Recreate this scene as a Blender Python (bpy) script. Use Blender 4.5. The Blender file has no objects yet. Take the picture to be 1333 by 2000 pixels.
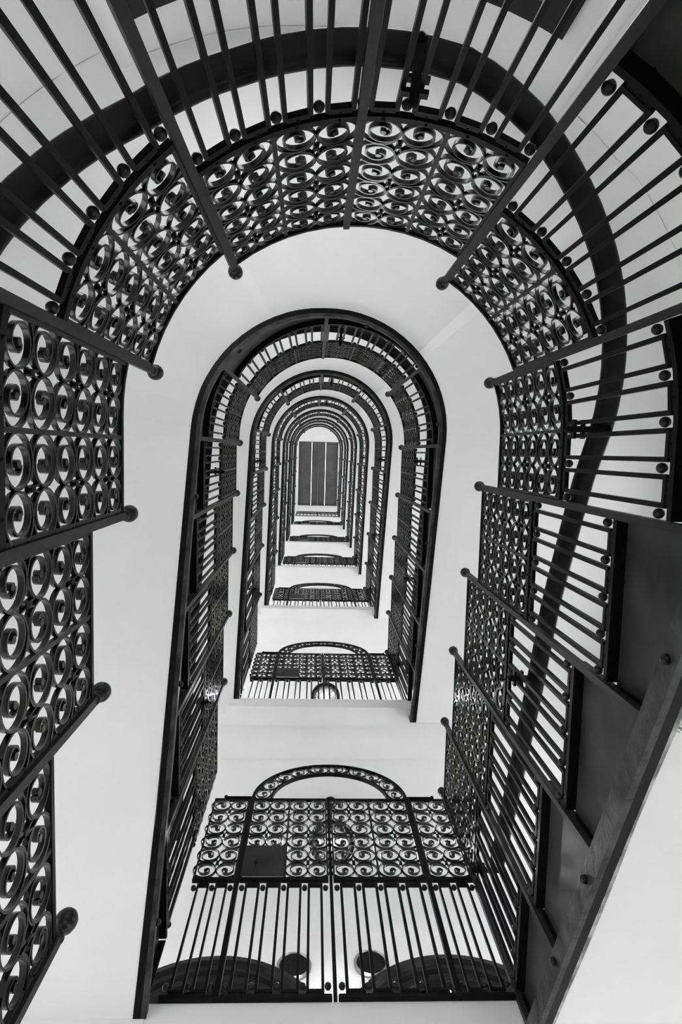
import bpy, bmesh, math, random
from mathutils import Vector, Matrix
random.seed(7)
SC = bpy.context.scene
COL = SC.collection
PI = math.pi

# ------------------------------------------------------------------ camera
# world axes: Z up the stairwell, +Y towards the landings with the lift gates, -Y towards the curved end
cam_d = bpy.data.cameras.new('camera')
cam = bpy.data.objects.new('camera', cam_d)
COL.objects.link(cam)
cam_d.sensor_fit = 'VERTICAL'
cam_d.sensor_height = 36.0
cam_d.lens = 1280.0 / 2000.0 * 36.0
cam_d.clip_start = 0.02
cam_d.clip_end = 200
RT = Matrix(((0.9988485908246059, -0.026451832840876436, -0.04002240806180095),
             (0.02267205169604931, 0.9954903854090148, -0.09211335750097714),
             (0.042278489561367275, 0.0910999072313989, 0.9949438859668619)))   # world -> camera (x right, y down, z forward)
cam.matrix_world = (RT.transposed() @ Matrix(((1, 0, 0), (0, -1, 0), (0, 0, -1)))).to_4x4()
SC.camera = cam

# ------------------------------------------------------------------ world, exposure
W = bpy.data.worlds.new('daylight')
SC.world = W
W.use_nodes = True
W.node_tree.nodes['Background'].inputs['Color'].default_value = (1, 1, 1, 1)
W.node_tree.nodes['Background'].inputs['Strength'].default_value = 6.7
SC.view_settings.view_transform = 'Standard'
SC.view_settings.look = 'None'
SC.view_settings.gamma = 1
SC.view_settings.use_curve_mapping = False
SC.view_settings.exposure = 0.0
LAMP_POWER = 120.0

# ------------------------------------------------------------------ plan of the shaft
XL, XR, YF, YC = -0.5564, 0.8360, 2.0808, -0.0894
XC, RAD = (XL + XR) / 2, (XR - XL) / 2
L1 = YF - YC
L2 = L1 + PI * RAD
PER = L2 + L1
ROUT = 2.27                      # outer wall radius
Z = [-0.75, 2.31, 5.149, 8.36, 11.346, 14.449, 17.81, 21.05]   # landing levels


def curve(s, off=0.0, sh=0.0):
    """point, tangent and outward normal of the shaft edge at run s (left straight, arc, right straight)"""
    r = RAD + off
    if s <= L1:
        return Vector((XC - r + sh, YF - s)), Vector((0, -1)), Vector((-1, 0))
    if s >= L2:
        return Vector((XC + r + sh, YC + (s - L2))), Vector((0, 1)), Vector((1, 0))
    th = (s - L1) / RAD
    n = Vector((-math.cos(th), -math.sin(th)))
    return Vector((XC + sh, YC)) + n * r, Vector((math.sin(th), -math.cos(th))), n


def front_curve(s, off=0.0, sh=0.0):
    """the same for the straight front edge; s runs from the left corner to the right corner"""
    return Vector((XL + s, YF + off)), Vector((1, 0)), Vector((0, 1))


# ------------------------------------------------------------------ materials
def principled(name, col, rough=0.5, metal=0.0, spec=0.5, noise=None, bump=None, coat=0.0):
    m = bpy.data.materials.new(name)
    m.use_nodes = True
    nt = m.node_tree
    b = nt.nodes['Principled BSDF']
    b.inputs['Base Color'].default_value = (col, col, col, 1)
    b.inputs['Roughness'].default_value = rough
    b.inputs['Metallic'].default_value = metal
    b.inputs['Specular IOR Level'].default_value = spec
    b.inputs['Coat Weight'].default_value = coat
    tc = nt.nodes.new('ShaderNodeTexCoord')
    if noise:
        sc, lo, hi = noise
        n = nt.nodes.new('ShaderNodeTexNoise')
        n.inputs['Scale'].default_value = sc
        n.inputs['Detail'].default_value = 5
        nt.links.new(tc.outputs['Object'], n.inputs['Vector'])
        r = nt.nodes.new('ShaderNodeValToRGB')
        r.color_ramp.elements[0].position = 0.35
        r.color_ramp.elements[1].position = 0.7
        r.color_ramp.elements[0].color = (lo, lo, lo, 1)
        r.color_ramp.elements[1].color = (hi, hi, hi, 1)
        nt.links.new(n.outputs['Fac'], r.inputs['Fac'])
        nt.links.new(r.outputs['Color'], b.inputs['Base Color'])
    if bump:
        n2 = nt.nodes.new('ShaderNodeTexNoise')
        n2.inputs['Scale'].default_value = bump[0]
        nt.links.new(tc.outputs['Object'], n2.inputs['Vector'])
        bp = nt.nodes.new('ShaderNodeBump')
        bp.inputs['Strength'].default_value = bump[1]
        bp.inputs['Distance'].default_value = 0.01
        nt.links.new(n2.outputs['Fac'], bp.inputs['Height'])
        nt.links.new(bp.outputs['Normal'], b.inputs['Normal'])
    return m


PLASTER = principled('white_plaster', 0.80, 0.75, spec=0.2, noise=(2.5, 0.775, 0.815), bump=(45, 0.04))
IRON = principled('black_iron', 0.010, 0.34, spec=0.13, noise=(30, 0.004, 0.008))
SCROLLIRON = principled('black_iron_forged', 0.006, 0.21, spec=0.5, noise=(40, 0.004, 0.009))
PLATE = principled('blackened_sheet', 0.05, 0.42, spec=0.22, noise=(5, 0.016, 0.05))
STRING = principled('worn_stringer_iron', 0.02, 0.42, spec=0.3, noise=(14, 0.008, 0.055), bump=(60, 0.15))
WOOD = principled('dark_polished_wood', 0.010, 0.34, spec=0.16, noise=(9, 0.006, 0.018))
BALLMAT = principled('dark_turned_wood', 0.014, 0.3, spec=0.3, noise=(12, 0.008, 0.016))
DOORMAT = principled('dark_varnished_wood', 0.006, 0.2, spec=0.15, noise=(4, 0.004, 0.009))
SLATMAT = principled('grey_louver_slat', 0.1, 0.6, noise=(3, 0.08, 0.12))
STEEL = principled('brushed_steel', 0.35, 0.3, metal=1.0)
GRILLE = principled('dark_grille', 0.03, 0.3, metal=0.6)


def glass_material(name, tint=0.9, gl=0.12):
    m = bpy.data.materials.new(name)
    m.use_nodes = True
    nt = m.node_tree
    nt.nodes.clear()
    o = nt.nodes.new('ShaderNodeOutputMaterial')
    t = nt.nodes.new('ShaderNodeBsdfTransparent')
    t.inputs['Color'].default_value = (tint, tint, tint, 1)
    g = nt.nodes.new('ShaderNodeBsdfGlossy')
    g.inputs['Roughness'].default_value = 0.05
    mx = nt.nodes.new('ShaderNodeMixShader')
    mx.inputs['Fac'].default_value = gl
    nt.links.new(t.outputs[0], mx.inputs[1])
    nt.links.new(g.outputs[0], mx.inputs[2])
    nt.links.new(mx.outputs[0], o.inputs[0])
    return m


for m_, ior, rg in ((IRON, 1.17, .40), (WOOD, 1.2, .38), (BALLMAT, 1.3, .28), (PLATE, 1.25, .42), (STRING, 1.3, .42)):
    b_ = m_.node_tree.nodes['Principled BSDF']
    b_.inputs['IOR'].default_value = ior
    b_.inputs['Specular IOR Level'].default_value = .5
    b_.inputs['Roughness'].default_value = rg
POSTIRON = principled('post_iron', 0.02, 0.45, spec=0.2, noise=(25, 0.016, 0.026))
EDGE = principled('rough_grey_edge', 0.3, 0.9, spec=0.1, noise=(18, 0.16, 0.5), bump=(60, .3))
PENCIL = principled('pencil_grey', 0.12, 0.8, spec=0.1)
PANE = glass_material('window_glass')
DOME = glass_material('cut_glass', 0.55, 0.35)


# ------------------------------------------------------------------ mesh builder
class MB:
    def __init__(self):
        self.v = []
        self.f = []

    def quadstrip(self, rings, closed_ring=True, caps=True, loop=False):
        """rings: list of equal-length lists of points; skins them together"""
        base = len(self.v)
        m = len(rings[0])
        for r in rings:
            self.v += [tuple(p) for p in r]
        n = len(rings)
        for i in range(n if loop else n - 1):
            a = base + i * m
            b = base + ((i + 1) % n) * m
            for j in range(m if closed_ring else m - 1):
                k = (j + 1) % m
                self.f.append((a + j, a + k, b + k, b + j))
        if caps and not loop and closed_ring:
            self.f.append(tuple(base + j for j in range(m))[::-1])
            self.f.append(tuple(base + (n - 1) * m + j for j in range(m)))

    def box(self, x0, x1, y0, y1, z0, z1):
        self.quadstrip([[(x0, y0, z0), (x1, y0, z0), (x1, y1, z0), (x0, y1, z0)],
                        [(x0, y0, z1), (x1, y0, z1), (x1, y1, z1), (x0, y1, z1)]])

    def sphere(self, c, r, seg=14, rings=9, squash=1.0):
        R = []
        for i in range(1, rings):
            a = PI * i / rings
            R.append([(c[0] + r * math.sin(a) * math.cos(2 * PI * j / seg),
                       c[1] + r * math.sin(a) * math.sin(2 * PI * j / seg),
                       c[2] - r * squash * math.cos(a)) for j in range(seg)])
        self.quadstrip(R)

    def lathe(self, prof, seg=24, c=(0, 0, 0), caps=True):
        self.quadstrip([[(c[0] + r * math.cos(2 * PI * j / seg), c[1] + r * math.sin(2 * PI * j / seg), c[2] + z)
                         for j in range(seg)] for r, z in prof], caps=caps)

    def ribbon(self, pts, t, d):
        """flat bar through 2-D points (x, z), thickness t in the plane, depth d along y"""
        n = len(pts)
        rings = []
        for i in range(n):
            a = pts[max(0, i - 1)]
            b = pts[min(n - 1, i + 1)]
            dx, dz = b[0] - a[0], b[1] - a[1]
            l = math.hypot(dx, dz) or 1
            nx, nz = -dz / l * t / 2, dx / l * t / 2
            x, z = pts[i]
            rings.append([(x + nx, -d / 2, z + nz), (x + nx, d / 2, z + nz), (x - nx, d / 2, z - nz), (x - nx, -d / 2, z - nz)])
        self.quadstrip(rings)

    def mesh(self, name, smooth=False):
        me = bpy.data.meshes.new(name)
        me.from_pydata(self.v, [], self.f)
        me.update()
        bm = bmesh.new()
        bm.from_mesh(me)
        bmesh.ops.recalc_face_normals(bm, faces=bm.faces)
        bm.to_mesh(me)
        bm.free()
        if smooth:
            for p in me.polygons:
                p.use_smooth = True
        return me


def link(name, me, mat, parent=None, loc=(0, 0, 0), rot=(0, 0, 0), scale=(1, 1, 1)):
    if mat and not me.materials:
        me.materials.append(mat)
    o = bpy.data.objects.new(name, me)
    COL.objects.link(o)
    if parent is not None:
        o.parent = parent
    o.location = loc
    o.rotation_euler = rot
    o.scale = scale
    return o


def smooth_by_angle(me, ang=0.6):
    for p in me.polygons:
        p.use_smooth = True
    bm = bmesh.new()
    bm.from_mesh(me)
    for e in bm.edges:
        if len(e.link_faces) == 2 and e.calc_face_angle(0) > ang:
            e.smooth = False
    bm.to_mesh(me)
    bm.free()


def thing(name, label, cat, loc, group=None, rz=0.0):
    o = bpy.data.objects.new(name, None)
    COL.objects.link(o)
    o.empty_display_size = 0.1
    o.location = loc
    o.rotation_euler = (0, 0, rz)
    o['label'] = label
    o['category'] = cat
    if group:
        o['group'] = group
    return o


def structure(name, mb, mat, loc=(0, 0, 0), smooth=False):
    me = mb.mesh(name)
    if smooth:
        smooth_by_angle(me)
    o = link(name, me, mat, None, loc)
    o['kind'] = 'structure'
    return o


def srange(s0, s1, step=0.07):
    """stations along the curve: dense on the arc, sparse on the straights"""
    pts = {round(s0, 5), round(s1, 5)}
    for e in (L1, L2):
        if s0 < e < s1:
            pts.add(round(e, 5))
    a, b = max(s0, L1), min(s1, L2)
    if b > a:
        n = max(1, int(math.ceil((b - a) / step)))
        for i in range(n + 1):
            pts.add(round(a + (b - a) * i / n, 5))
    return sorted(pts)


def sweep(mb, stations, o0, o1, z0, z1, org=(0, 0, 0), cv=curve, sh=0.0, caps=True):
    """bar of rectangular section (offset o0..o1, height z0(s)..z1(s)) swept along the curve"""
    f0 = z0 if callable(z0) else (lambda s: z0)
    f1 = z1 if callable(z1) else (lambda s: z1)
    rings = []
    for s in stations:
        a, _, n = cv(s, o0, sh)
        b, _, n = cv(s, o1, sh)
        rings.append([(a.x - org[0], a.y - org[1], f0(s) - org[2]), (b.x - org[0], b.y - org[1], f0(s) - org[2]),
                      (b.x - org[0], b.y - org[1], f1(s) - org[2]), (a.x - org[0], a.y - org[1], f1(s) - org[2])])
    mb.quadstrip(rings, caps=caps)


def interp(tab):
    def f(s):
        if s <= tab[0][0]:
            return tab[0][1]
        for (a, za), (b, zb) in zip(tab, tab[1:]):
            if s <= b:
                return za + (zb - za) * (s - a) / (b - a)
        return tab[-1][1]
    return f


# ------------------------------------------------------------------ flight data: break points, section bases, stringer profile
HMID, HTOP = 0.705, 1.444
flights = {}
flights[1] = dict(
    br=[0, .49, .98, 1.43, 1.88, 2.33, 2.79, 3.64, 4.11, 4.60, 5.08, 5.58, 6.07, PER],
    base=[-.58, -.32, -.06, .20, .47, .72, .90, 1.17, 1.48, 1.75, 1.97, 2.18, 2.33],
    st=interp([(0, -.80), (2.33, .40), (2.79, .60), (3.2, .74), (3.64, .85), (4.11, 1.06), (4.92, 1.40), (PER, 2.12)]), sh=0.0)
flights[2] = dict(
    br=[0, .50, .92, 1.34, 1.75, 2.13, 2.53, 3.88, 4.39, 4.84, 5.27, 5.69, 6.09, PER],
    base=[2.62, 2.86, 3.07, 3.28, 3.47, 3.63, 4.10, 4.42, 4.57, 4.70, 4.84, 4.98, 5.13],
    st=interp([(0, 2.24), (.65, 2.62), (1.3, 2.91), (1.91, 3.18), (2.4, 3.40), (2.83, 3.64), (3.2, 3.82), (3.7, 3.97),
               (4.2, 4.12), (4.82, 4.32), (5.4, 4.51), (5.9, 4.68), (PER, 4.90)]), sh=-.03)
BR3 = [0, .48, 1.0, 1.45, 1.86, 2.27, 2.74, 3.66, 4.13, 4.66, 5.15, 5.63, 6.10, PER]
for n in range(3, 8):
    za, zb = Z[n - 1] - .06, Z[n] - .28
    prof = [(0, 0), (2.27, .37), (2.74, .46), (3.66, .58), (4.13, .66), (PER, 1)]
    st = interp([(s, za + (zb - za) * q) for s, q in prof])
    flights[n] = dict(br=list(BR3), base=[min(st(b) + .11, Z[n] + .02) for b in BR3[1:]], st=st, sh=-.02 if n < 5 else -.01)

FLNAME = {1: 'lowest flight', 2: 'second flight up', 3: 'third flight up', 4: 'fourth flight up', 5: 'fifth flight up',
          6: 'sixth flight up', 7: 'topmost flight'}
ORD = ['first', 'second', 'third', 'fourth', 'fifth', 'sixth', 'seventh']


def where(k, nsec):
    """words for section k of a flight (0 = at the lower landing, left)"""
    if k < 5:
        return '%s on the left side' % ORD[k]
    if k == 5:
        return 'left shoulder of the curve'
    if k == 6:
        return 'long middle one of the curve'
    if k == 7:
        return 'right shoulder of the curve'
    return '%s on the right side' % ORD[k - 8]


# ------------------------------------------------------------------ shared iron parts
def spiral_pts(cx, side, n=40, R=0.0585):
    """one volute of a C-scroll: starts at the middle of the pair, runs round a full ring and curls in"""
    pts = []
    a0 = math.radians(30)
    tot = math.radians(770)
    radii = [(0, 1.0), (325, 1.0), (420, .80), (510, .60), (600, .50), (690, .38), (770, .22)]
    for i in range(n + 1):
        t = i / n
        a = a0 + tot * t
        deg = math.degrees(a - a0)
        r = R * .22
        for (da, ra), (db, rb) in zip(radii, radii[1:]):
            if da <= deg <= db:
                r = R * (ra + (rb - ra) * (deg - da) / (db - da))
                break
        # the inner coils drift a little towards the eye
        dr = max(0.0, (deg - 325) / 445)
        x = r * math.cos(a) + R * 0.10 * dr
        z = r * math.sin(a) - R * 0.06 * dr
        pts.append((cx + side * -x, z) if side > 0 else (cx + x, z))
    return pts


def make_scroll(n=40, d=0.0122, t=0.0052, seg=8):
    mb = MB()
    for side in (-1, 1):
        cx = 0.0598 * side
        pts = spiral_pts(cx, side, n)
        # lead-in from the middle of the pair (backbone, upper side)
        lead = [(0.0, 0.0595), (side * 0.005, 0.050)]
        mb.ribbon(lead + pts, t, d)
        ex, ez = pts[-1]
        ccx = cx - side * 0.0585 * 0.10
        # forged eye
        rr = 0.0092
        rings = []
        for y in (-d / 2 - .001, d / 2 + .001):
            rings.append([(ccx + rr * math.cos(2 * PI * j / seg), y, -0.0035 + rr * math.sin(2 * PI * j / seg)) for j in range(seg)])
        mb.quadstrip(rings)
    return mb


def make_loop(h, w=0.088, b=0.0138, d=0.014):
    """closed rectangular bar loop, standing on short blocks; origin at the bottom centre"""
    mb = MB()
    mb.box(-w / 2, -w / 2 + b, -d / 2, d / 2, 0, h)
    mb.box(w / 2 - b, w / 2, -d / 2, d / 2, 0, h)
    mb.box(-w / 2 + b, w / 2 - b, -d / 2, d / 2, 0, b)
    mb.box(-w / 2 + b, w / 2 - b, -d / 2, d / 2, h - b, h)
    mb.box(-w / 2 + .010, w / 2 - .010, -d / 2 + .002, d / 2 - .002, -.014, 0)
    mb.box(-w / 2 + .010, w / 2 - .010, -d / 2 + .002, d / 2 - .002, h, h + .012)
    # rivet head on each end block
    mb.sphere((0, -d / 2 + .002, -.008), .0045, 8, 5)
    mb.sphere((0, -d / 2 + .002, h + .006), .0045, 8, 5)
    mb.sphere((0, d / 2 - .002, -.008), .0045, 8, 5)
    mb.sphere((0, d / 2 - .002, h + .006), .0045, 8, 5)
    return mb


LOOP_H = HMID - 0.022 - 0.020 - 0.026
ME_SCROLL = make_scroll(50).mesh('scroll')
smooth_by_angle(ME_SCROLL, 0.7)
ME_SCROLL_LO = make_scroll(30, seg=6).mesh('scroll_small')
ME_LOOP = make_loop(LOOP_H).mesh('bar_loop')
mbs = MB(); mbs.sphere((0, 0, 0), .0128, 12, 8); ME_BEAD = mbs.mesh('bead', True)
mbs = MB(); mbs.sphere((0, 0, 0), .0125, 8, 5); ME_BEAD_LO = mbs.mesh('bead_small', True)
mbs = MB(); mbs.box(-.007, .007, -.0075, .0075, -.009, .009); ME_COLLAR = mbs.mesh('collar')
mbs = MB(); mbs.box(-.0055, .0055, -.006, .006, 0, 1); ME_DIV = mbs.mesh('divider')
mbs = MB()
mbs.lathe([(.011, 0), (.016, .004), (.016, .012), (.0105, .018), (.0105, .026), (.0165, .033)], 20)
mbs.lathe([(.010, .030), (.0175, .035), (.0235, .045), (.0262, .058), (.0255, .070), (.0205, .082), (.011, .0895), (.002, .091)], 24)
ME_FINIAL = mbs.mesh('ball_finial', True)
mbs = MB(); mbs.box(-.0108, .0108, -.0108, .0108, 0, 1); ME_POST = mbs.mesh('post'); ME_GPOST = mbs.mesh('gate_post')


def merged_bay(w):
    """the scrollwork of one bay as a single mesh, for panels too far away to show single scrolls"""
    mb = MB()
    sc = make_scroll(30, seg=6)
    hrow = (HTOP - HMID - .030) / 6
    for r in range(6):
        zc = HMID + .016 + hrow * (r + .5)
        up = 1 if r % 2 == 0 else -1
        base = len(mb.v)
        mb.v += [(x * w / .243, y, zc + up * z * hrow / .1195) for x, y, z in sc.v]
        mb.f += [tuple(base + i for i in f) for f in sc.f]
    return mb


_bay_cache = {}


def bay_mesh(w):
    k = round(w, 3)
    if k not in _bay_cache:
        _bay_cache[k] = merged_bay(w).mesh('scrollwork')
    return _bay_cache[k]


_rail_cache = {}


def place(cv, s, off, sh, org, z):
    p, t, n = cv(s, off, sh)
    return (p.x - org[0], p.y - org[1], z - org[2]), math.atan2(t.y, t.x)


def screen_section(root, cv, s0, s1, base, nb, sh=0.0, detail=2, skip=(), org=None, flange=True, pad=0.012):
    """rails, dividers, bar loops with beads, and scrolls of one screen section, parented to root"""
    org = org or tuple(root.location)
    a, b = s0 + pad, s1 - pad
    stn = srange(a, b, .07) if cv is curve else [a, b]
    # frame: bottom, middle and top rails plus end stiles
    for nm, z0, z1, o0, o1 in (('bottom_rail', 0, .020, -.007, .007), ('middle_rail', HMID - .012, HMID + .012, -.008, .008),
                               ('top_rail', HTOP - .014, HTOP + .002, -.008, .008)):
        mb = MB()
        sweep(mb, stn, o0, o1, base + z0, base + z1, org, cv, sh)
        if nm == 'bottom_rail' and flange:
            sweep(mb, stn, .007, .034, base, base + .006, org, cv, sh)
            if detail >= 2:                                     # rivets under the flange
                for i in range(nb * 2):
                    s = a + (b - a) * (i + .5) / (nb * 2)
                    p, _, _ = cv(s, .025, sh)
                    mb.sphere((p.x - org[0], p.y - org[1], base - org[2]), .0042, 8, 5)
        if nm == 'middle_rail' and detail >= 2:
            for i in range(nb * 2):
                s = a + (b - a) * (i + .5) / (nb * 2)
                p, _, _ = cv(s, -.008, sh)
                mb.sphere((p.x - org[0], p.y - org[1], base + HMID - org[2]), .005, 8, 5)
        link(nm, mb.mesh(nm), IRON, root)
    bw = (s1 - s0) / nb
    for i in range(nb + 1):
        s = s0 + bw * i
        if i == 0:
            s = a + .004
        if i == nb:
            s = b - .004
        loc, ang = place(cv, s, 0, sh, org, base + HMID + .012)
        link('divider', ME_DIV, POSTIRON, root, loc, (0, 0, ang), (1 if 0 < i < nb else .8, 1, HTOP - HMID - .024))
    hrow = (HTOP - HMID - .030) / 6
    for i in range(nb):
        sc_ = s0 + bw * (i + .5)
        loc, ang = place(cv, sc_, 0, sh, org, base)
        if detail >= 2:
            for r in range(6):
                if (i, r) in skip:
                    continue
                zc = HMID + .016 + hrow * (r + .5)
                up = r % 2 == 0
                link('scroll', ME_SCROLL, SCROLLIRON, root, (loc[0], loc[1], loc[2] + zc), (0, 0 if up else PI, ang),
                     (bw / .243, 1, hrow / .1195))
                if up:
                    link('collar', ME_COLLAR, IRON, root, (loc[0], loc[1], loc[2] + HMID + .016 + hrow * (r + 1)), (0, 0, ang))
        else:
            link('scrollwork', bay_mesh(bw), SCROLLIRON, root, loc, (0, 0, ang))
    # loops of bar below, beads between them
    nl = nb * 2
    pw = .011 if flange else .013                     # half width of the post at each end
    gap = .029
    lw = ((s1 - s0) - 2 * pw - gap) / nl              # pitch of the loops
    g0 = s0 + pw + gap / 2                            # centre of the first gap
    for i in range(nl):
        loc, ang = place(cv, g0 + lw * (i + .5), 0, sh, org, base + .020 + .014)
        link('bar_loop', ME_LOOP, IRON, root, loc, (0, 0, ang), ((lw - gap) / .088, 1, 1))
    bead = ME_BEAD if detail >= 2 else ME_BEAD_LO
    for i in range(nl + 1):
        if detail < 1 and 0 < i < nl and i % 2:
            continue
        for zb in (.022 + .045, HMID - .058):
            loc, ang = place(cv, g0 + lw * i, 0, sh, org, base + zb)
            link('bead', bead, BALLMAT, root, loc, (0, 0, ang), (1.05, 1.05, 1.25))


def newel(cv, s, sh, z0, z1, label, group, finial=True, wide=1.0, off=-.004, bolt=True, name='newel_post', cat='post'):
    p, t, n = cv(s, off, sh)
    root = thing(name, label, cat, (p.x, p.y, z0), group, math.atan2(t.y, t.x))
    link('post', ME_POST if name == 'newel_post' else ME_GPOST, POSTIRON if name == 'newel_post' else IRON, root, (0, 0, 0), (0, 0, 0), (wide, wide, z1 - z0))
    if finial:
        link('ball_finial', ME_FINIAL, BALLMAT, root, (0, 0, z1 - z0))
    return root


# ------------------------------------------------------------------ structure: outer wall; most window openings are unseen, added to let light in
SOUT = [(-2.4)]                   # run coordinate of the outer wall starts beyond the front edge (landing zone)


def outer(s, off=0.0):
    """outer wall line in the same run coordinate; extends past the front edge at both ends"""
    p, t, n = curve(s, ROUT - RAD + off)
    return p, n


SEND = 1.87                       # depth of the landings behind the gate line
zcuts = {-4.1, 25.2}
holes = []                        # (s0, s1, z0, z1)
ZZ = [-3.9] + Z  # extra storey below, its windows added to light the lowest soffit
for n in range(0, 8):
    zb = ZZ[n]
    holes.append((.2, 1.95, zb + 1.2, zb + 2.95, n, 'left'))  # unseen side window, added to light the flights
    holes.append((L1 + PI * RAD / 2 - .357, L1 + PI * RAD / 2 + .338, zb + 2.45, zb + 4.17, n, 'curved'))
    holes.append((L2 + .25, L2 + 2.0, zb + 3.25, zb + 4.85, n, 'right'))  # unseen too, added as fill light from the right
    holes.append((-1.75, -.12, ZZ[n + 1] + .4, ZZ[n + 1] + 2.65, n, 'landing left'))  # unseen landing window, added to brighten the landing
    holes.append((PER + .12, PER + 1.75, ZZ[n + 1] + .4, ZZ[n + 1] + 2.65, n, 'landing right'))  # its added counterpart on the right, also unseen
for a, b in ((-1.6, -.2), (.3, 2.0), (L1 + .1, L1 + .55), (L2 - .55, L2 - .1), (L2 + .2, L2 + 1.9), (PER + .2, PER + 1.6)):  # unseen gallery windows, added to brighten the top ceiling
    holes.append((a, b, 22.1, 23.7, 8, 'gallery' if not (L1 < a < L2) else 'curved'))
holes = [h for h in holes if h[3] < 23.72 and not (h[4] == 7 and h[3] > 22.1 and h[5] != 'left')]
scuts = {-SEND, PER + SEND}
for h in holes:
    scuts |= {round(h[0], 4), round(h[1], 4)}
    zcuts |= {round(h[2], 4), round(h[3], 4)}
for s in srange(0, PER, .06):
    scuts.add(round(s, 4))
scuts = sorted(scuts)
zcuts = sorted(zcuts)
wm = MB()
ix = {}


def wv(i, j):
    if (i, j) not in ix:
        p, _ = outer(scuts[i])
        ix[(i, j)] = len(wm.v)
        wm.v.append((p.x, p.y, zcuts[j]))
    return ix[(i, j)]


for i in range(len(scuts) - 1):
    sm = (scuts[i] + scuts[i + 1]) / 2
    for j in range(len(zcuts) - 1):
        zm = (zcuts[j] + zcuts[j + 1]) / 2
        if any(h[0] < sm < h[1] and h[2] < zm < h[3] for h in holes):
            continue
        wm.f.append((wv(i, j), wv(i + 1, j), wv(i + 1, j + 1), wv(i, j + 1)))
fl = MB()
fl.box(XC - ROUT, XC + ROUT, YC - ROUT, YF + SEND, -4.3, -4.1)
structure('floor', fl, PLASTER)
me = bpy.data.meshes.new('wall_stairwell')
me.from_pydata(wm.v, [], wm.f)
me.update()
wall = link('wall_stairwell', me, PLASTER)
wall['kind'] = 'structure'
so = wall.modifiers.new('thickness', 'SOLIDIFY')
so.thickness = 0.22
c0 = me.polygons[0]
pc = Vector(c0.center)
so.offset = -1.0 if (Vector((c0.normal.x, c0.normal.y)).dot(Vector((XC - pc.x, 0))) > 0) else 1.0
for p_ in me.polygons:
    p_.use_smooth = False

# back wall of the landings, floor to floor, with the two arched doorways on the first landing
YB = YF + SEND
XW0, XW1 = XC - ROUT, XC + ROUT
arch_c = [(XC - .80, 3.86), (XC + .95 + .02, 3.86)]
arch_c = [(-.64, 3.865), (1.11, 3.865)]
AR = 0.868


def wall_outline_with_arches(mb, y0, y1):
    """back wall as strips, arched openings left out"""
    zs0, zs1 = Z[1], 25.2
    N = 24
    xs = [XW0]
    for cx, cz in arch_c:
        xs += [cx - AR * math.cos(PI * i / N) for i in range(N + 1)]
    xs.append(XW1)
    top = []
    for x in xs:
        z = zs0
        for cx, cz in arch_c:
            if abs(x - cx) < AR + 1e-6:
                z = cz + math.sqrt(max(0, AR * AR - (x - cx) ** 2))
        top.append(z)
    for i in range(len(xs) - 1):
        xa, xb = xs[i], xs[i + 1]
        if xb - xa < 1e-5:
            continue
        xm = (xa + xb) / 2
        inside = any(abs(xm - cx) < AR for cx, cz in arch_c)
        za, zb2 = (top[i], top[i + 1]) if inside else (zs0, zs0)
        mb.quadstrip([[(xa, y0, za), (xa, y1, za), (xa, y1, zs1), (xa, y0, zs1)],
                      [(xb, y0, zb2), (xb, y1, zb2), (xb, y1, zs1), (xb, y0, zs1)]])
    mb.box(XW0, XW1, y0, y1, -4.1, zs0)


mb = MB()
wall_outline_with_arches(mb, YB, YB + .2)
structure('wall_back', mb, PLASTER)

# arched double doors with stepped glossy mouldings
for k, (cx, cz) in enumerate(arch_c):
    dr = bpy.data.objects.new('door_%d' % (k + 1), None)
    COL.objects.link(dr)
    dr.location = (cx, YB, Z[1])
    dr['kind'] = 'structure'
    zc = cz - Z[1]
    prof = [(AR + .03, -.030), (AR + .03, -.050), (AR - .02, -.060), (AR - .05, -.035), (AR - .09, -.035), (AR - .10, -.012),
            (AR - .16, -.008), (AR - .19, .03), (AR - .19, .06), (AR + .03, .06)]
    mbm = MB()
    N = 40
    path = [(AR, 0, 0)]
    rings = []
    rings.append([(-r, y, 0) for r, y in prof])
    for i in range(N + 1):
        a = PI * i / N
        rings.append([(-r * math.cos(a), y, zc + r * math.sin(a)) for r, y in prof])
    rings.append([(r, y, 0) for r, y in prof])
    mbm.quadstrip(rings)
    m_ = mbm.mesh('door_frame')
    smooth_by_angle(m_, .5)
    link('door_frame', m_, DOORMAT, dr)
    ml = MB()
    r = AR - .185
    pts = [(-r, 0)] + [(-r * math.cos(PI * i / N), zc + r * math.sin(PI * i / N)) for i in range(N + 1)] + [(r, 0)]
    for sgn in (-1, 1):
        half = [p for p in pts if p[0] * sgn >= -1e-6]
        half = [(sgn * .006, 0)] + [p for p in half] if sgn > 0 else half + [(sgn * .006, 0)]
        lf = MB()
        if sgn > 0:
            poly = [(.004, 0), (.004, zc + r)] + [p for p in pts if p[0] > .01]
        else:
            poly = [p for p in pts if p[0] < -.01] + [(-.004, zc + r), (-.004, 0)]
        lf.quadstrip([[(x, .045, z) for x, z in poly], [(x, .09, z) for x, z in poly]])
        lo = link('door_leaf', lf.mesh('door_leaf'), DOORMAT, dr)
        kn = MB(); kn.lathe([(.012, 0), (.012, .03), (.026, .04), (.028, .055), (.015, .068)], 16)
        ko = link('door_knob', kn.mesh('door_knob', True), STEEL, lo, (sgn * .07, .045, 1.0), (PI / 2, 0, 0))

mb = MB()
mb.box(XW0, XW1, YF, YB, Z[0] - .17, Z[0])
structure('floor', mb, PLASTER)
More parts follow.
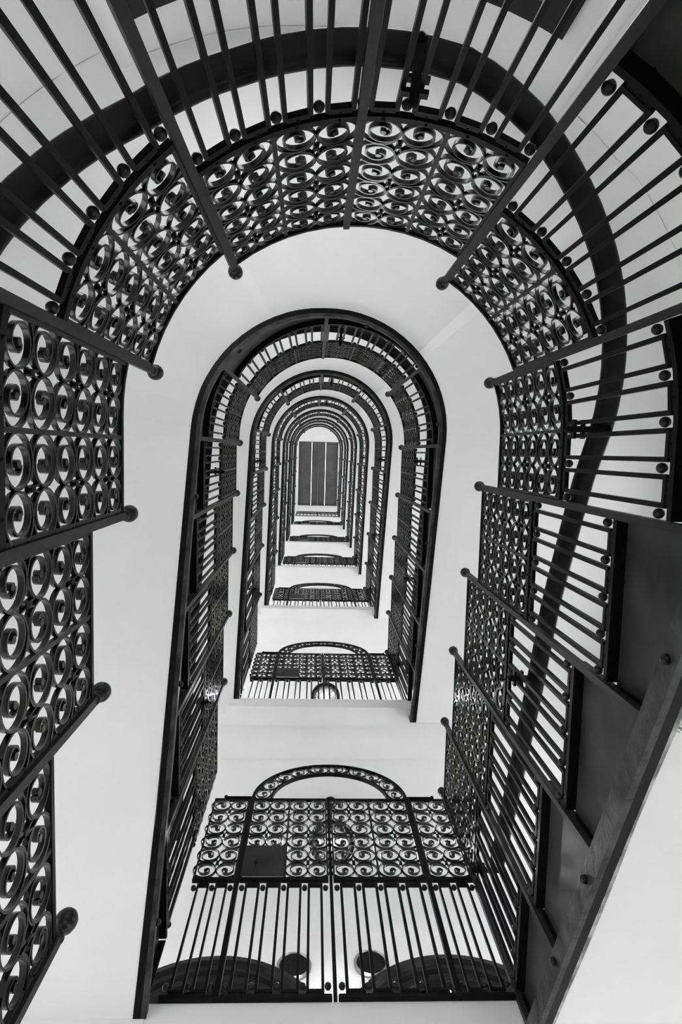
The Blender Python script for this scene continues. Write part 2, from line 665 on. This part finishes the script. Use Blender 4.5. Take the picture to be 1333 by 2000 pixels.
# landings: slab with a beam edge; coved ceiling behind
for n in range(1, 8):
    zt = Z[n]
    mb = MB()
    ye = YF - .085 if 2 <= n <= 6 else YF + .004
    if n in (1, 7):
        mb.box(XL - .02, XR + .02, ye, YF + .10, zt - .17, zt)
        mb.box(XW0, XW1, YF + .10, YB, zt - .11, zt)
        mb.box(XW0, XL - .02, YF, YF + .10, zt - .17, zt)
        mb.box(XR + .02, XW1, YF, YF + .10, zt - .17, zt)
    else:
        mb.box(XL - .08, XR + .02, ye, YF, zt - .17, zt)         # proud nosing under the gate
        mb.box(XW0, XW1, YF, YF + .065, zt - .17, zt)
        mb.box(XW0, XW1, YF + .065, YF + .36, zt - .115, zt)
        mb.box(XW0, XW1, YF + .36, YB, zt - .095, zt)
    o = structure('floor', mb, PLASTER)

# top ceiling with the skylight opening
ZT = 24.0
SX0, SX1, SY0, SY1 = -.575, .86, -.35, 1.985
mb = MB()
mb.box(XW0 - .2, SX0, YC - ROUT - .2, YB + .2, ZT, ZT + .2)
mb.box(SX1, XW1 + .2, YC - ROUT - .2, YB + .2, ZT, ZT + .2)
mb.box(SX0, SX1, YC - ROUT - .2, SY0, ZT, ZT + .2)
mb.box(SX0, SX1, SY1, YB + .2, ZT, ZT + .2)
structure('ceiling', mb, PLASTER)
sk = bpy.data.objects.new('window_1', None)
COL.objects.link(sk)
sk.location = ((SX0 + SX1) / 2, (SY0 + SY1) / 2, ZT)
sk['kind'] = 'structure'
hw, hl = (SX1 - SX0) / 2, (SY1 - SY0) / 2
mb = MB()
for x0, x1, y0, y1 in ((-hw, -hw + .02, -hl, hl), (hw - .02, hw, -hl, hl), (-hw + .02, hw - .02, -hl, -hl + .02), (-hw + .02, hw - .02, hl - .02, hl)):
    mb.box(x0, x1, y0, y1, -.01, .06)
link('window_frame', mb.mesh('skylight_frame'), SLATMAT, sk)
gaps = [-.243, .262]
edges = [-hw + .02, gaps[0] - .0055, gaps[0] + .0055, gaps[1] - .0055, gaps[1] + .0055, hw - .02]
for q in range(3):
    x0, x1 = edges[2 * q], edges[2 * q + 1]
    mb = MB()
    ns = 56
    pitch = (2 * hl - .04) / ns
    for i in range(ns):
        y = -hl + .02 + pitch * (i + .5)
        w = pitch * .56
        mb.quadstrip([[(x0, y - w, .030), (x0, y + w, .052), (x0, y + w, .056), (x0, y - w, .034)],
                      [(x1, y - w, .030), (x1, y + w, .052), (x1, y + w, .056), (x1, y - w, .034)]])
    link('louver_blind', mb.mesh('louver_blind'), SLATMAT, sk)
mb = MB(); mb.box(-.012, .012, -hl + .02, hl - .02, .012, .028); link('cord_rail', mb.mesh('cord_rail'), STEEL, sk)
mb = MB(); mb.box(-hw, hw, -hl, hl, .15, .156); link('pane', mb.mesh('skylight_pane'), PANE, sk)

# windows in the outer wall; side, landing and gallery ones are added light openings
wn = 2
for (s0, s1, z0, z1, n, side) in holes:
    o = bpy.data.objects.new('window_%d' % wn, None)
    wn += 1
    COL.objects.link(o)
    o['kind'] = 'structure'
    pm, nm_ = outer((s0 + s1) / 2)
    o.location = (pm.x, pm.y, z0)
    org = tuple(o.location)
    off = ROUT - RAD
    f = MB()
    stn = srange(s0, s1, .05)
    if len(stn) < 2:
        stn = [s0, s1]
    w0 = .15
    e = .15 * RAD / ROUT if side == 'curved' else .12
    sweep(f, stn, off - .03, off + .07, z0, z0 + w0, org)
    sweep(f, stn, off - .03, off + .07, z1 - w0, z1, org)
    sweep(f, srange(s0, s0 + e, .05), off - .03, off + .07, z0 + w0, z1 - w0, org)
    sweep(f, srange(s1 - e, s1, .05), off - .03, off + .07, z0 + w0, z1 - w0, org)
    for q in (1, 2):
        sc = s0 + (s1 - s0) * q / 3
        sweep(f, srange(sc - e * .25, sc + e * .25, .05), off, off + .05, z0 + w0, z1 - w0, org)
    link('window_frame', f.mesh('window_frame'), DOORMAT, o)
    g = MB()
    sweep(g, stn, off + .06, off + .064, z0 + w0, z1 - w0, org)
    link('pane', g.mesh('pane'), PANE, o)

# half-round pilaster strips flanking the curved windows
for n in range(1, 8):
    for sg in (-1, 1):
        s = L1 + PI * RAD / 2 + sg * .385
        p, nn = outer(s)
        zb, zt_ = Z[n - 1] + 2.0, flights[min(n + 1, 7)]['st'](s) + (.05 if n < 7 else 2.6)
        mb = MB()
        mb.lathe([(.055, 0), (.055, zt_ - zb)], 20)
        me_ = mb.mesh('pilaster')
        smooth_by_angle(me_, .8)
        o = link('trim_%d' % (2 * n + (sg + 1) // 2), me_, PLASTER, None, (p.x, p.y, zb))
        o['kind'] = 'structure'

# ------------------------------------------------------------------ flights: stringer, closing plates, soffit
for n in range(1, 8):
    F = flights[n]
    st, sh = F['st'], F['sh']
    sm = 3.2
    pm, _, _ = curve(sm, 0, sh)
    root = thing('stair_flight', 'white plastered underside of the %s with its black iron edge beam' % FLNAME[n],
                 'stairs', (pm.x, pm.y, st(sm)), 'stair flights winding up the shaft')
    org = tuple(root.location)
    stn = sorted(set(srange(0, PER, .07)) | {s for s in [i * .2 for i in range(1, 32)]})
    mb = MB()
    fh = .075 if n == 1 else .036
    sweep(mb, stn, -.017, -.010, st, lambda s: st(s) + fh, org, curve, sh)
    sweep(mb, stn, -.010, .003, st, lambda s: st(s) + .007, org, curve, sh)
    link('stringer', mb.mesh('stringer'), STRING, root)
    mb = MB()
    sweep(mb, stn, .003, .031, st, lambda s: st(s) + .007, org, curve, sh)
    link('stringer_flange', mb.mesh('stringer_flange'), IRON, root)
    bl = MB()
    for i in range(8):
        s_ = .25 + i * .80
        if n == 1:
            s_ = (.4, 1.3, 2.1, 2.8, 3.5, 4.20, 4.90, 5.67, 6.08)[i + 1]
        c_, _, n_ = curve(s_, -.021, sh)
        bl.sphere((c_.x - org[0], c_.y - org[1], st(s_) + fh * .55 - org[2]), .0135, 12, 8)
        c_, _, n_ = curve(s_, -.017, sh)
        bl.sphere((c_.x - org[0], c_.y - org[1], st(s_) + fh * .55 - org[2]), .0115, 8, 5)
    link('bolt_heads', bl.mesh('bolt_heads', True), BALLMAT, root)
    me_e = MB()  # ragged mottled grey strip between stringer flange and soffit
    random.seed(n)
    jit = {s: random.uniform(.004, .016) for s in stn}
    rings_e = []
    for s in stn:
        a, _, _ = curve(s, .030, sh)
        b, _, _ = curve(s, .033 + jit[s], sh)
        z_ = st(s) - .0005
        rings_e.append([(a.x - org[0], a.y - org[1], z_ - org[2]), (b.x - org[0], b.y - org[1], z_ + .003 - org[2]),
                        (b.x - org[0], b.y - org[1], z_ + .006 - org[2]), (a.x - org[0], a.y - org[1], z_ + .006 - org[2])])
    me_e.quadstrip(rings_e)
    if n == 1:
        link('grey_edge_strip', me_e.mesh('grey_edge_strip'), EDGE, root)
    # soffit slab out to the wall, with the crease where the level quarter meets the right-hand run
    mb = MB()
    SCR = 3.80
    low = lambda s: st(s) + .004

    mids = L1 + PI * RAD / 2

    def lift(s):                                      # the quarter before the crease lies a little higher
        if s <= 2.3:
            return 0.0
        if s <= 2.5:
            return .05 * (s - 2.3) / .2
        if s <= SCR:
            return .05
        return max(0.0, .05 * (1 - (s - SCR) / .045))
    ss = sorted(set(stn) | {0, 2.3, 2.5, SCR, SCR + .045, PER, mids - .37, mids - .371, mids + .37, mids + .371})
    rings = []
    ro = ROUT - RAD - .003
    for s in ss:
        flat = abs(s - mids) <= .3701
        za = low(s) + lift(s)
        ring = []
        a, _, _ = curve(s, .030, sh)
        ring.append((a.x, a.y, za))
        cr = .004 if flat else .16
        for q in range(7):                            # cove down to the wall
            f = q / 6 * PI / 2
            b, _, _ = curve(s, ro - cr + cr * math.sin(f), 0)
            ring.append((b.x, b.y, za - cr * (1 - math.cos(f))))
        b, _, _ = curve(s, ro, 0)
        ring.append((b.x, b.y, za + .05))
        ring.append((a.x, a.y, za + .05))
        rings.append([(x - org[0], y - org[1], z - org[2]) for x, y, z in ring])
    mb.quadstrip(rings)
    me_ = mb.mesh('soffit')
    smooth_by_angle(me_, .5)
    link('soffit', me_, PLASTER, root)
    # sheet plates closing the gap between stringer and each level section
    for k in range(len(F['base'])):
        s0, s1, b = F['br'][k], F['br'][k + 1], F['base'][k]
        mb = MB()
        ss = srange(s0, s1, .07)
        sweep(mb, ss, .026, .029, lambda s: st(s) + .004, b + .003, org, curve, sh)
        link('closing_plate', mb.mesh('closing_plate'), PLATE, root)
        for sa, sb in ((s0, s0 + .004), (s1 - .004, s1)):      # webs of the posts reaching back to the plate
            mb = MB()
            sweep(mb, [sa, sb], -.004, .028, lambda s: st(s) + .004, b + .003, org, curve, sh)
            link('post_web', mb.mesh('post_web'), IRON, root)

# ------------------------------------------------------------------ screens along the flights, posts, handrails
for n in range(1, 8):
    F = flights[n]
    st, sh, br, base = F['st'], F['sh'], F['br'], F['base']
    nsec = len(base)
    detail = 2 if n <= 2 else (1 if n <= 4 else 0)
    for k in range(nsec):
        s0, s1, b = br[k], br[k + 1], base[k]
        if n == 1 and k < 1:
            continue
        nb = 2
        if k == 6:
            nb = 4 if n != 2 else 6
        sm = (s0 + s1) / 2
        p, _, _ = curve(sm, 0, sh)
        root = thing('screen_panel', 'black scrollwork and bar panel, %s, %s' % (where(k, nsec), FLNAME[n]),
                     'screen', (p.x, p.y, b), 'wrought iron panels of the %s' % FLNAME[n])
        screen_section(root, curve, s0, s1, b, nb, sh, detail)
        # newel at the upper end of the section below / lower end of this one
        if k > 0:
            zlow = st(s0) + (.062 if n == 1 else .026)
            newel(curve, s0, sh, zlow, b + HTOP + .006,
                  'ball-topped black post, %s, %s' % ({5: 'where the left run meets the curve', 6: 'left on the curve', 7: 'right on the curve'}.get(k) or
                                                              ('%s on the left side' % ORD[k - 1] if k < 5 else '%s on the right side' % ORD[k - 8]), FLNAME[n]),
                  'ball-topped posts of the %s' % FLNAME[n])
        if k == 6:
            newel(curve, sm if n != 1 else 3.215, sh, st(sm) + (.062 if n == 1 else .026), b + HTOP + .002,
                  'plain black post without a ball at the middle of the curve, %s' % FLNAME[n], None, finial=False, off=-.006)
    newel(curve, PER - .012, sh, st(PER) + .026, Z[n] + HTOP + .002 + (.0 if n > 1 else .02),
          'ball-topped corner post at the upper landing end of the %s' % FLNAME[n], 'ball-topped posts of the %s' % FLNAME[n])
    # handrail
    if n == 1:
        zh = interp([(0, -.05), (2.45, 1.24), (2.75, 1.42), (2.97, 1.47), (3.2, 1.49), (3.43, 1.51), (3.59, 1.59), (3.76, 1.70),
                     (3.95, 1.82), (4.17, 1.97), (4.54, 2.22), (5.0, 2.44), (5.41, 2.58), (6.11, 2.84), (6.45, 2.97)])
        smax = 6.42
    else:
        zh = lambda s, st=st: st(s) + .86
        smax = 6.42
    sA = .12
    pts = sorted(set(srange(sA, smax, .06)) | {sA + i * .1 for i in range(1, int((smax - sA) / .1))})
    p, _, _ = curve(3.2, .085, sh)
    root = thing('handrail', 'dark polished wooden handrail running behind the bars of the %s' % FLNAME[n], 'handrail',
                 (p.x, p.y, zh(3.2)), 'handrails of the stair flights')
    org = tuple(root.location)
    mb = MB()
    prof = []
    for i in range(14):
        a = 2 * PI * i / 14
        ca, sa_ = math.cos(a), math.sin(a)
        prof.append((.035 * math.copysign(abs(ca) ** .6, ca), .024 * math.copysign(abs(sa_) ** .6, sa_)))
    rings = []
    for s in pts:
        c_, _, nrm = curve(s, .085, sh)
        rings.append([(c_.x + nrm.x * u - org[0], c_.y + nrm.y * u - org[1], zh(s) + v - org[2]) for u, v in prof])
    mb.quadstrip(rings)
    me_ = mb.mesh('rail')
    smooth_by_angle(me_, .9)
    link('rail', me_, WOOD, root)
    for s in ((3.32, 4.37, 5.36, 6.36, 1.2) if n == 1 else (.7, 1.95, 3.36, 4.52, 5.5, 6.3)):
        if n > 4:
            break
        # snap to the gap between two bar loops
        k = max(i for i in range(nsec) if br[i] <= s)
        nl = (4 if k != 6 else (8 if n != 2 else 12))
        lw = (br[k + 1] - br[k]) / nl
        s = br[k] + round((s - br[k]) / lw) * lw
        if round((s - br[k]) / lw) in (0, nl):
            s += lw
        z_ = zh(s) - .03
        p2, t2, n2 = curve(s, 0, sh)
        bm_ = MB()
        bm_.box(-.030, .030, -.020, -.010, -.011, .011)          # strap clamped across two bars
        bm_.box(-.030, .030, .010, .018, -.011, .011)
        bm_.box(-.010, .010, -.030, .085, -.009, .009)           # arm out to the rail
        bm_.box(-.014, .014, .070, .100, -.004, .016)
        bm_.sphere((0, -.034, 0), .012, 10, 7)
        bm_.sphere((0, .095, -.008), .011, 10, 7)
        bo = link('rail_bracket', bm_.mesh('rail_bracket'), IRON, root, (p2.x - org[0], p2.y - org[1], z_ - org[2]),
                  (0, 0, math.atan2(n2.y, n2.x) - PI / 2))

# ------------------------------------------------------------------ lift gates on the landings
LVL = {1: 'lowest landing', 2: 'second landing up', 3: 'third landing up', 4: 'fourth landing up', 5: 'fifth landing up', 6: 'sixth landing up'}
XP = [XL, -.328, .127, .604, XR]
for n in range(1, 7):
    zb = Z[n] + .004
    detail = 2 if n <= 2 else 1
    names = [('gate_side_panel', 'fixed side panel of scrolls and bars left of the gate, %s' % LVL[n], 1, 'gate panel'),
             ('lift_gate_leaf', 'left leaf of the scrollwork gate carrying the square lock plate, %s' % LVL[n], 2, 'gate'),
             ('lift_gate_leaf', 'right leaf of the scrollwork gate, without a lock plate, %s' % LVL[n], 2, 'gate'),
             ('gate_side_panel', 'fixed side panel of scrolls and bars right of the gate, %s' % LVL[n], 1, 'gate panel')]
    for k in range(4):
        s0, s1 = XP[k] - XL, XP[k + 1] - XL
        nm, lab, nb, cat = names[k]
        root = thing(nm, 'black iron ' + lab, cat, ((XP[k] + XP[k + 1]) / 2, YF, zb), 'scrollwork gates on the landings')
        skip = {(0, 0), (0, 1)} if (k == 1) else ()
        screen_section(root, front_curve, s0, s1, zb, nb, 0, detail if k != 1 or detail == 2 else 2, skip, flange=False)
        if k == 1:
            mb = MB(); mb.box((s1 - s0) / 2 - .0075, (s1 - s0) / 2 + .0075, -.009, .009, -.002, HTOP + .004)
            link('meeting_stile', mb.mesh('meeting_stile'), IRON, root)
        # heavy sill rail
        mb = MB(); mb.box(-(s1 - s0) / 2 + .014, (s1 - s0) / 2 - .014, -.016, .016, -.004, .014)
        link('sill_bar', mb.mesh('sill_bar'), IRON, root)
        if k == 1:
            hrow = (HTOP - HMID - .030) / 6
            mb = MB(); mb.box(-(s1 - s0) / 2 + .018, -.004, -.016, -.012, HMID + .008, HMID + .020 + 2 * hrow)
            lp = link('lock_plate', mb.mesh('lock_plate'), PLATE, root)
            lp['label'] = 'dark square metal lock plate'
            mb = MB()
            mb.box(-.158, -.134, -.0185, -.0155, HMID + .108, HMID + .114)
            mb.box(-.149, -.143, -.0190, -.0155, HMID + .090, HMID + .135)
            link('keyhole', mb.mesh('keyhole'), IRON, lp)
    for k, sd in ((1, 'left'), (3, 'right')):
        newel(front_curve, XP[k] - XL, 0, zb - .004, zb + HTOP + .01,
              'thick black gate post on the %s of the gate opening, %s' % (sd, LVL[n]), 'gate posts on the landings',
              finial=False, wide=1.05, off=-.004, bolt=False, name='gate_post')
    # arched overthrow
    cx = (XP[1] + XP[3]) / 2
    root = thing('gate_arch', 'black iron arch filled with small scrolls above the gate, %s' % LVL[n], 'arch',
                 (cx, YF, zb + HTOP), 'scrolled arches above the gates')
    N = 40
    for (ra, rb, nm) in ((.467, .425, 'outer_band'), (.357, .318, 'inner_band')):
        mb = MB()
        tt = .014
        rings = []
        for i in range(N + 1):
            a = PI * i / N
            rings.append([(-(ra + q) * math.cos(a), y, (rb + q) * math.sin(a)) for q, y in ((0, -.011), (0, .011), (-tt, .011), (-tt, -.011))])
        mb.quadstrip(rings)
        me_ = mb.mesh(nm)
        smooth_by_angle(me_, .6)
        link(nm, me_, IRON, root)
    for i in range(5):
        a = PI * (i + .5) / 5
        rx, rz = .405, .366
        x, z = -rx * math.cos(a), rz * math.sin(a)
        tx, tz = rx * math.sin(a), rz * math.cos(a)
        ang = math.atan2(tz, tx)
        link('scroll', ME_SCROLL if detail == 2 else ME_SCROLL_LO, SCROLLIRON, root, (x, 0, z), (0, -ang, 0), (1.0, .9, .82))
    for i in (2, 3):
        a = PI * i / 5
        mb = MB()
        mb.ribbon([(-.350 * math.cos(a), .311 * math.sin(a)), (-.460 * math.cos(a), .419 * math.sin(a))], .006, .018)
        link('stay', mb.mesh('stay'), IRON, root)
    # top latch bars at both sides of the arch foot
    for sg in (-1, 1):
        mb = MB()
        mb.box(.47, .62, -.014, -.002, .004, .014)
        mb.sphere((.62, -.008, .014), .012, 8, 6)
        link('latch_bar', mb.mesh('latch_bar'), IRON, root, (0, 0, 0), (0, 0, 0), (sg, 1, 1))

# ------------------------------------------------------------------ pendant glass lamps and round wall lights
for n in range(1, 7):
    zc = Z[n] + 2.20
    ztop = Z[n + 1] - .095
    root = thing('pendant_lamp', 'round glass dome lamp under a black dish hanging over the %s' % LVL[n], 'lamp', (.19, 2.82, zc),
                 'glass dome lamps over the landings')
    mb = MB(); mb.lathe([(.010, .05), (.010, ztop - zc - .02)], 10); mb.lathe([(.05, ztop - zc - .02), (.05, ztop - zc)], 20)
    link('stem', mb.mesh('stem'), IRON, root)
    mb = MB(); mb.lathe([(.145, -.035), (.165, -.02), (.165, .02), (.13, .05), (.04, .07)], 36)
    link('dish', mb.mesh('dish', False), IRON, root)
    mb = MB()
    prof = [(.002, -.105), (.045, -.098), (.085, -.078), (.112, -.048), (.122, -.02)]
    seg = 32
    rings = []
    for r, z in prof:
        rings.append([((r + (.006 if j % 2 else 0)) * math.cos(2 * PI * j / seg), (r + (.006 if j % 2 else 0)) * math.sin(2 * PI * j / seg), z) for j in range(seg)])
    mb.quadstrip(rings, caps=False)
    link('glass_dome', mb.mesh('glass_dome'), DOME, root)
    ld = bpy.data.lights.new('bulb', 'POINT')
    ld.energy = LAMP_POWER
    ld.shadow_soft_size = .05
    lo = bpy.data.objects.new('bulb', ld)
    COL.objects.link(lo)
    lo.parent = root
    lo.location = (0, 0, -.05)

for k, (x, z, sd) in enumerate(((-.069, 4.70, 'left'), (.526, 4.72, 'right'))):
    root = thing('wall_vent', 'round steel-rimmed wall vent with mesh, %s of the two between the arched doors' % sd, 'vent', (x, YB, z),
                 'round vents between the arched doors')
    mb = MB(); mb.lathe([(.135, 0), (.135, .02), (.118, .03), (.112, .024), (.112, 0)], 40)
    me_ = mb.mesh('rim'); smooth_by_angle(me_, .6)
    link('rim', me_, STEEL, root, (0, 0, 0), (PI / 2, 0, 0))
    mb = MB(); mb.lathe([(.112, 0), (.112, .012)], 40)
    link('back_disc', mb.mesh('back_disc'), IRON, root, (0, 0, 0), (PI / 2, 0, 0))
    mb = MB()
    for i in range(-9, 10):
        q = i * .0115
        h = math.sqrt(.111 ** 2 - q * q)
        mb.box(q - .0012, q + .0012, -.022, -.019, -h, h)
        mb.box(-h, h, -.0195, -.0165, q - .0012, q + .0012)
    link('mesh', mb.mesh('mesh'), GRILLE, root)

# ------------------------------------------------------------------ top gallery railing
root = thing('gallery_railing', 'thin black top gallery railing nearest the skylight, three rails and plain bars', 'railing', (XC, YF, Z[7]))
org = tuple(root.location)
for nm, dz, h in (('bottom_rail', .03, .05), ('middle_rail', .75, .03), ('upper_rail', 1.1, .03), ('top_rail', 1.45, .045)):
    mb = MB()
    mb.box(XL - XC, XR - XC, -.012, .012, dz, dz + h)
    link(nm, mb.mesh(nm), IRON, root)
for i in range(13):
    mb = MB()
    x = XL - XC + (XR - XL) * i / 12
    w = .02 if i in (0, 6, 12) else .011
    mb.box(x - w, x + w, -.01, .01, 0, 1.46)
    link('baluster', mb.mesh('baluster'), IRON, root)

# ------------------------------------------------------------------ faint pencilled numerals on the underside of the lowest flight
fl1 = [o for o in bpy.data.objects if o.name == 'stair_flight'][0]
F = flights[1]
DIG = {'1': [[(.1, .75), (.35, 1), (.35, 0)]],
       '8': [[(.35, .52), (.1, .72), (.2, .97), (.42, .97), (.5, .75), (.35, .52), (.1, .3), (.15, .04), (.42, 0), (.55, .25), (.35, .52)]],
       '2': [[(.1, .75), (.25, 1), (.5, .9), (.5, .65), (.1, .02), (.6, .05)]]}
mb = MB()
ru, uu = Vector((.51, -.86)), Vector((-.86, -.51))
HT = .016
bx, by = .887, .652                                  # foot of the first numeral on the soffit
for q, ch in enumerate('182'):
    for line in DIG[ch]:
        pts = []
        for u, v in line:
            p = Vector((bx, by)) + ru * (q * .0105 + u * .014) + uu * (v * HT)
            pts.append(p)
        rings = []
        for i, p in enumerate(pts):
            a, b = pts[max(0, i - 1)], pts[min(len(pts) - 1, i + 1)]
            d = (b - a).normalized()
            nn = Vector((-d.y, d.x)) * .0009
            ring = []
            for e, dz in ((nn, -.0012), (-nn, -.0012), (-nn, .0012), (nn, .0012)):
                x, y = p.x + e.x, p.y + e.y
                ring.append((x - fl1.location.x, y - fl1.location.y, F['st'](L2 + (y - YC)) + .004 + dz - fl1.location.z))
            rings.append(ring)
        mb.quadstrip(rings)
link('pencil_numerals', mb.mesh('pencil_numerals'), PENCIL, fl1)
